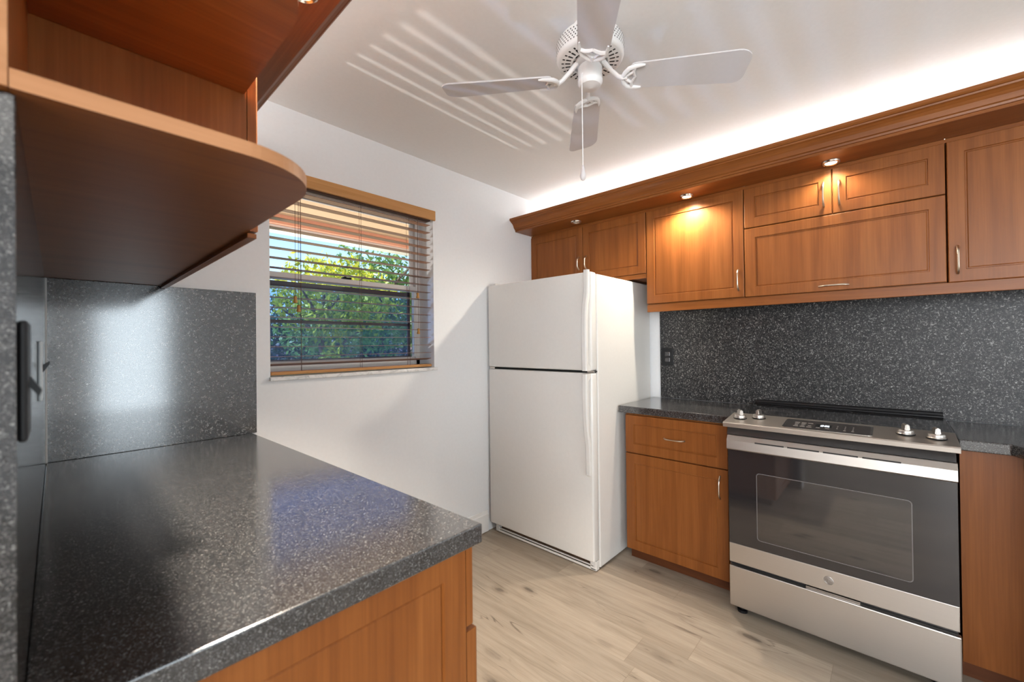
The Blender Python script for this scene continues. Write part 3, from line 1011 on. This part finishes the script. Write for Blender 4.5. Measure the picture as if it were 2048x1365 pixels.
obj('drawer_pull', b, 'steel', s)

# ------------------------------------------------------------------ left side: base cabinet, worktop, splash
c = thing('base_cabinet', 'cherry base cabinet end with routed panel under the left worktop', 'cabinet', (0.3, -0.72, 0), 'cherry base cabinets')
obj('body', box(new(), 0.0, 0.604, -1.396, -0.004, 0.066, 0.872, 0.001), 'wood_z', c)
obj('end_panel', routed(new(), lambda u, v, d: (u, -1.397 - d, v), 0.0, 0.604, 0.066, 0.872, 0.019, 0.058, 0.006, 0.004), 'wood_z', c)
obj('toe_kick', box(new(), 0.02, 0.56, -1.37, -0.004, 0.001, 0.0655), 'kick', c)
for y0, y1 in ((-1.415, -0.712), (-0.706, -0.004)):
    d = obj('drawer', routed(new(), lambda u, v, d_: (0.605 + d_, u, v), y0, y1, 0.694, 0.866, 0.019, 0.05), 'wood_z', c)
    bow_handle(d, (0.624, (y0 + y1) / 2 - .056, 0.78), (0.624, (y0 + y1) / 2 + .056, 0.78), 0.024, Vector((1, 0, 0)))
    d = obj('door', routed(new(), lambda u, v, d_: (0.605 + d_, u, v), y0, y1, 0.066, 0.682, 0.030, 0.055, 0.005, 0.006, 0.005), 'wood_z', c)
    bow_handle(d, (0.635, y1 - .04, 0.50), (0.635, y1 - .04, 0.61), 0.024, Vector((1, 0, 0)))
o = obj('countertop', prism(new(), [(-0.030, -1.442), (0.628, -1.442), (0.628, -0.07), (0.606, -0.002), (-0.030, -0.002)] if False else [(-0.006, -1.442), (0.628, -1.442), (0.600, -0.002), (-0.006, -0.002)], lambda u, v, d: (u, v, d), 0.8735, 0.914, 0.003), 'granite', base=(0.3, -0.72, 0.8735))
tag(o, 'long charcoal granite worktop in the left foreground', 'countertop')
o = obj('backsplash', box(new(), -0.0055, 0.616, -0.010, -0.0005, 0.9145, 1.532, 0.001), 'granite_gloss', base=(0.3, -0.005, 0.9145))
tag(o, 'speckled granite backsplash square on the window wall over the left worktop', 'backsplash')
o = obj('backsplash', box(new(), -0.0305, -0.0062, -1.489, -0.0005, 0.0, 1.532, 0.0012), 'granite_side', base=(-0.018, -0.74, 0.0))
tag(o, 'polished granite side wall panel seen edge-on at the far left', 'backsplash')
o = obj('caulk_line', box(new(), -0.006, -0.002, -0.0135, -0.0105, 0.9146, 1.531), 'caulk', base=(-0.004, -0.012, 0.9146))
tag(o, 'thin white caulk line in the left granite corner', 'caulk')
t = thing('light_switch', 'black switch plate on the left granite wall nearest the camera', 'switch', (-0.006, -1.455, 1.262))
obj('cover_plate', box(new(), -0.0061, 0.0005, -1.49 + .012, -1.402, 1.205, 1.322, 0.0025), 'black', t)
obj('toggle', prism(new(), [(0.0005, 1.256), (0.0005, 1.268), (0.009, 1.252), (0.007, 1.246)], lambda u, v, d: (u, d, v), -1.446, -1.434), 'black', t)
t = thing('light_switch', 'pale metal switch plate further along the left granite wall', 'switch', (-0.006, -0.80, 1.25))
obj('cover_plate', box(new(), -0.0061, 0.0000, -0.845, -0.765, 1.190, 1.310, 0.0025), 'switch', t)
obj('toggle', prism(new(), [(0.0, 1.246), (0.0, 1.262), (0.010, 1.270), (0.010, 1.264)], lambda u, v, d: (u, d, v), -0.811, -0.799), 'black', t)

# ------------------------------------------------------------------ left wall cabinet with open rounded end shelves
c = thing('wall_cabinet', 'cherry wall cabinet with open rounded end shelves at top left', 'cabinet', (0.14, -0.8, 1.533))
ZB = 1.533
obj('body', box(new(), -0.0300, 0.289, -1.0985, -0.004, ZB + .019, 2.1335, 0.001), 'wood_z', c)
d = obj('door', routed(new(), lambda u, v, d_: (0.290 + d_, u, v), -1.099, -0.553, ZB + .004, 2.117, 0.019, 0.05), 'wood_z', c)
bow_handle(d, (0.309, -0.59, 1.572), (0.309, -0.59, 1.684), 0.024, Vector((1, 0, 0)))
d = obj('door', routed(new(), lambda u, v, d_: (0.290 + d_, u, v), -0.549, -0.006, ZB + .004, 2.117, 0.019, 0.05), 'wood_z', c)
bow_handle(d, (0.309, -0.512, 1.572), (0.309, -0.512, 1.684), 0.024, Vector((1, 0, 0)))
def shelf_outline(xmax, ymin, r, yback):
    pts = [(-0.0095, yback), (-0.0095, ymin)]
    for i in range(19):
        a = radians(-90 + 90 * i / 18)
        ca, sa = cos(a), sin(a)
        e = 0.92
        pts.append((xmax - r + r * (abs(ca) ** e) * (1 if ca >= 0 else -1), ymin + r * 1.10 + r * 1.10 * (abs(sa) ** e) * (1 if sa >= 0 else -1)))
    pts.append((xmax, yback))
    return pts
def shelf(name, xmax, ymin, r, yback, z0, z1):
    sh = obj(name, prism(new(), shelf_outline(xmax, ymin, r, yback), lambda u, v, d: (u, v, d), z0, z1), 'wood_x', c)
    sh.data.materials.append(M['edge'])
    for p in sh.data.polygons:
        if abs(p.normal.z) < 0.3:
            p.material_index = 1
    return sh
shelf('bottom_panel', 0.288, -1.500, 0.115, -0.004, ZB, ZB + 0.018)
shelf('shelf', 0.284, -1.485, 0.115, -1.1005, 1.820, 1.838)
shelf('top_panel', 0.288, -1.495, 0.115, -1.1005, 2.115, 2.133)
bp_ = obj('back_panel', box(new(), -0.0305, -0.0100, -1.500, -1.0988, ZB + .0005, 2.133, 0.0008), 'wood_z', c)
bp_.data.materials.append(M['edge'])
for p in bp_.data.polygons:
    if p.normal.y < -0.8:
        p.material_index = 1
obj('light_rail', box(new(), 0.2885, 0.306, -1.098, -0.02, 1.5225, ZB - .0003, 0.0012), 'wood_y', c)
o = obj('crown_molding', prism(new(), [(u, v) for u, v in CROWN], lambda u, v, d: (0.303 + u, d, v), -1.62, -0.003), 'wood_y', base=(0.45, -0.8, 2.134))
tag(o, 'cherry crown molding with flat soffit at top left', 'molding')
o = obj('soffit_board', box(new(), -0.0305, 0.302, -1.62, -1.1005, 2.1345, 2.1460), 'wood_y', base=(0.13, -1.36, 2.134))
tag(o, 'cherry board capping the open rounded end shelves at top left', 'board')

# ------------------------------------------------------------------ ceiling fan
FX, FYc = 1.302, -1.307
fan = thing('ceiling_fan', 'white four-blade ceiling fan with pull chain', 'fan', (FX, FYc, H))
obj('canopy', lathe(new(), [(0.062, H - .0005), (0.064, H - .012), (0.058, H - .026), (0.040, H - .036), (0.030, H - .045)], (FX, FYc, 0), 36), 'fan', fan, True)
# motor housing: perforated band
HB, HT, HR = 2.292, 2.378, 0.118
mh = obj('motor_housing', lathe(new(), [(0.034, HT + .004), (0.085, HT), (0.108, HT - .010), (HR, HT - .028), (HR, HB + .014), (HR - .003, HB + .006), (HR - .010, HB + .001), (0.062, HB - .001), (0.060, HB + .010), (0.030, HB + .012)], (FX, FYc, 0), 64), 'fan', fan, True)
b = new()
nr, rows = 62, 5
for j in range(rows):
    zc = HB + 0.022 + j * 0.0085
    for i in range(nr):
        a = 2 * pi * (i + 0.5 * (j % 2)) / nr
        t = bmesh.new()
        bmesh.ops.create_circle(t, cap_ends=True, segments=6, radius=0.0023)
        for v in t.verts:
            u, w_ = v.co.x, v.co.y * 1.25
            v.co = (FX + (HR + .0004) * cos(a) - u * sin(a), FYc + (HR + .0004) * sin(a) + u * cos(a), zc + w_)
        for v in t.verts:
            b_v = b.verts.new(v.co)
        b.verts.ensure_lookup_table()
        b.faces.new(b.verts[-6:])
        t.free()
obj('vent_holes', b, 'dark', mh)
b = new()
for i in range(28):
    a = 2 * pi * i / 28
    for r0, r1, w_ in ((0.070, 0.086, 0.0030), (0.092, 0.099, 0.0028)):
        ca, sa = cos(a), sin(a)
        pts = []
        for rr_, tt in ((r0, -w_), (r1, -w_ * 1.2), (r1 + .002, 0), (r1, w_ * 1.2), (r0, w_), (r0 - .002, 0)):
            pts.append(b.verts.new((FX + rr_ * ca - tt * sa, FYc + rr_ * sa + tt * ca, HB - .0012 + 0.002 * (rr_ - .062) / .046)))
        b.faces.new(pts)
for i in range(8):
    a = 2 * pi * (i + 0.5) / 8
    ca, sa = cos(a), sin(a)
    pts = []
    for rr_, tt in ((0.047, -.012), (0.056, -.014), (0.056, .014), (0.047, .012)):
        pts.append(b.verts.new((FX + rr_ * ca - tt * sa, FYc + rr_ * sa + tt * ca, HB + .009)))
    b.faces.new(pts)
obj('vent_slots', b, 'dark', mh)
obj('flywheel', lathe(new(), [(0.030, HB + .010), (0.050, HB + .008), (0.050, HB - .002), (0.026, HB - .006), (0.022, HB - .012)], (FX, FYc, 0), 32), 'fan', fan, True)
sw = obj('switch_housing', lathe(new(), [(0.022, HB - .006), (0.022, HB - .016), (0.040, HB - .018), (0.0425, HB - .022), (0.0425, HB - .062), (0.0435, HB - .064), (0.0435, HB - .074), (0.036, HB - .086), (0.012, HB - .090), (0.004, HB - .0925), (0.0005, HB - .0925)], (FX, FYc, 0), 40), 'fan', fan, True)
ZBL = 2.231
TH0 = radians(-54.4)
def blade_pt(a, r, w, h, pitch=radians(13), drop=0.0):
    """r along blade, w across, h normal"""
    ww = w * cos(pitch) + h * sin(pitch)
    hh = -w * sin(pitch) + h * cos(pitch)
    return (FX + r * cos(a) - ww * sin(a), FYc + r * sin(a) + ww * cos(a), ZBL + hh - drop)
blades = []
for k in range(4):
    a = TH0 + k * pi / 2
    W0, W1 = 0.051, 0.066
    pts = [(0.140, -W0 + .004), (0.136, -W0 + .012), (0.136, W0 - .012), (0.140, W0 - .004), (0.150, W0)]
    for i in range(7):
        q = radians(90 - 15 * i)
        pts.append((0.500 + 0.030 * cos(q), W1 - 0.030 + 0.030 * sin(q)))
    for i in range(7):
        q = radians(-15 * i)
        pts.append((0.480 + 0.050 * cos(q), -W1 + 0.038 + 0.038 * sin(q)))
    pts.append((0.150, -W0))
    bo = obj('blade', prism(new(), pts, lambda u, v, d, a=a: blade_pt(a, u, v, d), 0.0, 0.005), 'blade', fan)
    # ornate blade iron: stem, two curved horns, bridge
    b = new()
    stem = [(0.046, 0.012, HB - ZBL - 0.000), (0.058, 0.0, HB - ZBL - .014), (0.075, 0.0, HB - ZBL - .034), (0.098, 0.0, 0.004), (0.112, 0.0, -0.004), (0.128, 0, -0.004)]
    stem = [(r_, 0, h_) for r_, w_, h_ in stem]
    tube(b, [blade_pt(a, r_, w_, h_, radians(13) * min(1, max(0, (r_ - .06) / .05))) for r_, w_, h_ in stem], [0.009, 0.0085, 0.0075, 0.007, 0.008, 0.006], 10)
    for sgn in (-1, 1):
        horn = [(0.112, 0.004), (0.118, 0.020), (0.130, 0.036), (0.148, 0.043), (0.168, 0.046), (0.182, 0.046)]
        tube(b, [blade_pt(a, r_, sgn * w_, -0.004) for r_, w_ in horn], [0.007, 0.0075, 0.0075, 0.007, 0.0055, 0.003], 10, 0.7)
        brid = [(0.150, 0.040), (0.146, 0.026), (0.150, 0.012), (0.156, 0.0)]
        tube(b, [blade_pt(a, r_, sgn * w_, -0.004) for r_, w_ in brid], [0.006, 0.0065, 0.006, 0.005], 8, 0.6)
        tube(b, [blade_pt(a, r_, sgn * w_, -0.004) for r_, w_ in ((0.122, 0.006), (0.138, 0.016), (0.148, 0.024))], 0.005, 8, 0.6)
    obj('blade_iron', b, 'fan', fan, True)
cx_, cy_ = FX - 0.030, FYc + 0.014
obj('pull_chain', tube(new(), [(FX - .040, FYc + .003, HB - .055), (cx_ - .016, cy_ - .010, HB - .060), (cx_ - .017, cy_ - .010, HB - .070), (cx_ - .017, cy_ - .010, 1.905)], 0.0016, 8), 'fan', fan)
obj('chain_pull', lathe(new(), [(0.003, 1.912), (0.006, 1.902), (0.007, 1.892), (0.0105, 1.876), (0.0105, 1.870), (0.007, 1.862), (0.002, 1.858)], (cx_ - .017, cy_ - .010, 0), 18), 'blade', fan, True)

# ------------------------------------------------------------------ outside
b = box(new(), -12, 30, 0.26, 40, -0.3, -0.12)
o = obj('lawn', b, 'grass')
o['kind'] = 'structure'
ev = thing('eave', 'tan stucco roof eave with salmon fascia outside the window', 'eave', (1.6, 0.6, 2.17))
obj('soffit', box(new(), -1.5, 5.5, 0.242, 0.90, 2.172, 2.20), 'soffit_out', ev)
obj('fascia', box(new(), -1.5, 5.5, 0.901, 0.94, 2.108, 2.30), 'salmon', ev)
obj('gutter', box(new(), -1.5, 5.5, 0.941, 1.05, 2.075, 2.19, 0.006), 'gutter', ev)
o = obj('garden_wall', box(new(), 2.5, 14, 13.0, 13.2, -0.12, 1.35), 'pink', base=(8, 13, -0.12))
tag(o, 'pale pink building wall far beyond the garden trees', 'wall')


def foliage(n, c, rad, size, flat=1.0, shell=0.45):
    b = new()
    for i in range(n):
        while True:
            p = Vector((random.uniform(-1, 1), random.uniform(-1, 1), random.uniform(-1, 1)))
            if shell < p.length < 1:
                break
        # clumpiness
        q = 1 + 0.22 * sin(7 * p.x + 3 * p.z) * cos(6 * p.y + 5 * p.z)
        ctr = Vector(c) + Vector((p.x * rad[0], p.y * rad[1], p.z * rad[2])) * q
        s_ = size * random.uniform(0.6, 1.3)
        d = Vector((random.gauss(0, 1), random.gauss(0, 1), random.gauss(0, .7))).normalized()
        e = d.orthogonal().normalized()
        e.rotate(Matrix.Rotation(random.uniform(0, 6.28), 3, d))
        g = d.cross(e)
        vs = [b.verts.new(ctr + e * s_), b.verts.new(ctr + g * s_ * .45), b.verts.new(ctr - e * s_), b.verts.new(ctr - g * s_ * .45)]
        b.faces.new(vs)
    return b


def tree(name, label, x, y, h, parts, trunk=0.08):
    t = thing(name, label, 'tree', (x, y, -0.12), 'garden trees outside the window')
    pts = [(x, y, -0.12), (x + .05, y, h * .3), (x - .04, y + .03, h * .6), (x + .05, y, h * .9)]
    b = new()
    tube(b, pts, [trunk, trunk * .8, trunk * .6, trunk * .25], 10)
    for q in range(5):
        a = q * 1.3
        tube(b, [(x, y, h * (.4 + .08 * q)), (x + .5 * cos(a), y + .5 * sin(a), h * (.55 + .08 * q)), (x + .9 * cos(a), y + .9 * sin(a), h * (.65 + .08 * q))], [trunk * .45, trunk * .3, trunk * .12], 8)
    obj('trunk', b, 'bark', t, True)
    for n, c_, r_, sz, m_ in parts:
        obj('foliage', foliage(n, c_, r_, sz), m_, t)
    return t


tree('garden_tree', 'yellow-green leafy tree in the middle of the window view', 3.3, 5.6, 2.6, [(3600, (3.55, 5.6, 2.20), (1.15, 0.9, 0.75), 0.055, 'leaf_y'), (1200, (3.7, 5.8, 1.5), (1.2, 0.8, 0.5), 0.055, 'leaf_g'), (300, (3.35, 5.3, 0.95), (0.25, 0.25, 0.5), 0.05, 'leaf_y')])
tree('garden_tree', 'mid-green tree behind the right side of the window', 5.6, 7.5, 3.4, [(4200, (5.7, 7.6, 2.4), (1.6, 0.8, 1.35), 0.07, 'leaf_g')], 0.10)
tree('garden_tree', 'dark green tree low in the left part of the window view', 3.2, 9.6, 2.4, [(4200, (3.3, 9.6, 1.25), (1.9, 0.6, 1.15), 0.08, 'leaf_d')], 0.10)
tree('garden_tree', 'dark green tree filling the back of the window view', 7.4, 11.8, 3.6, [(5200, (7.4, 11.8, 1.9), (2.9, 0.7, 1.9), 0.10, 'leaf_d')], 0.12)
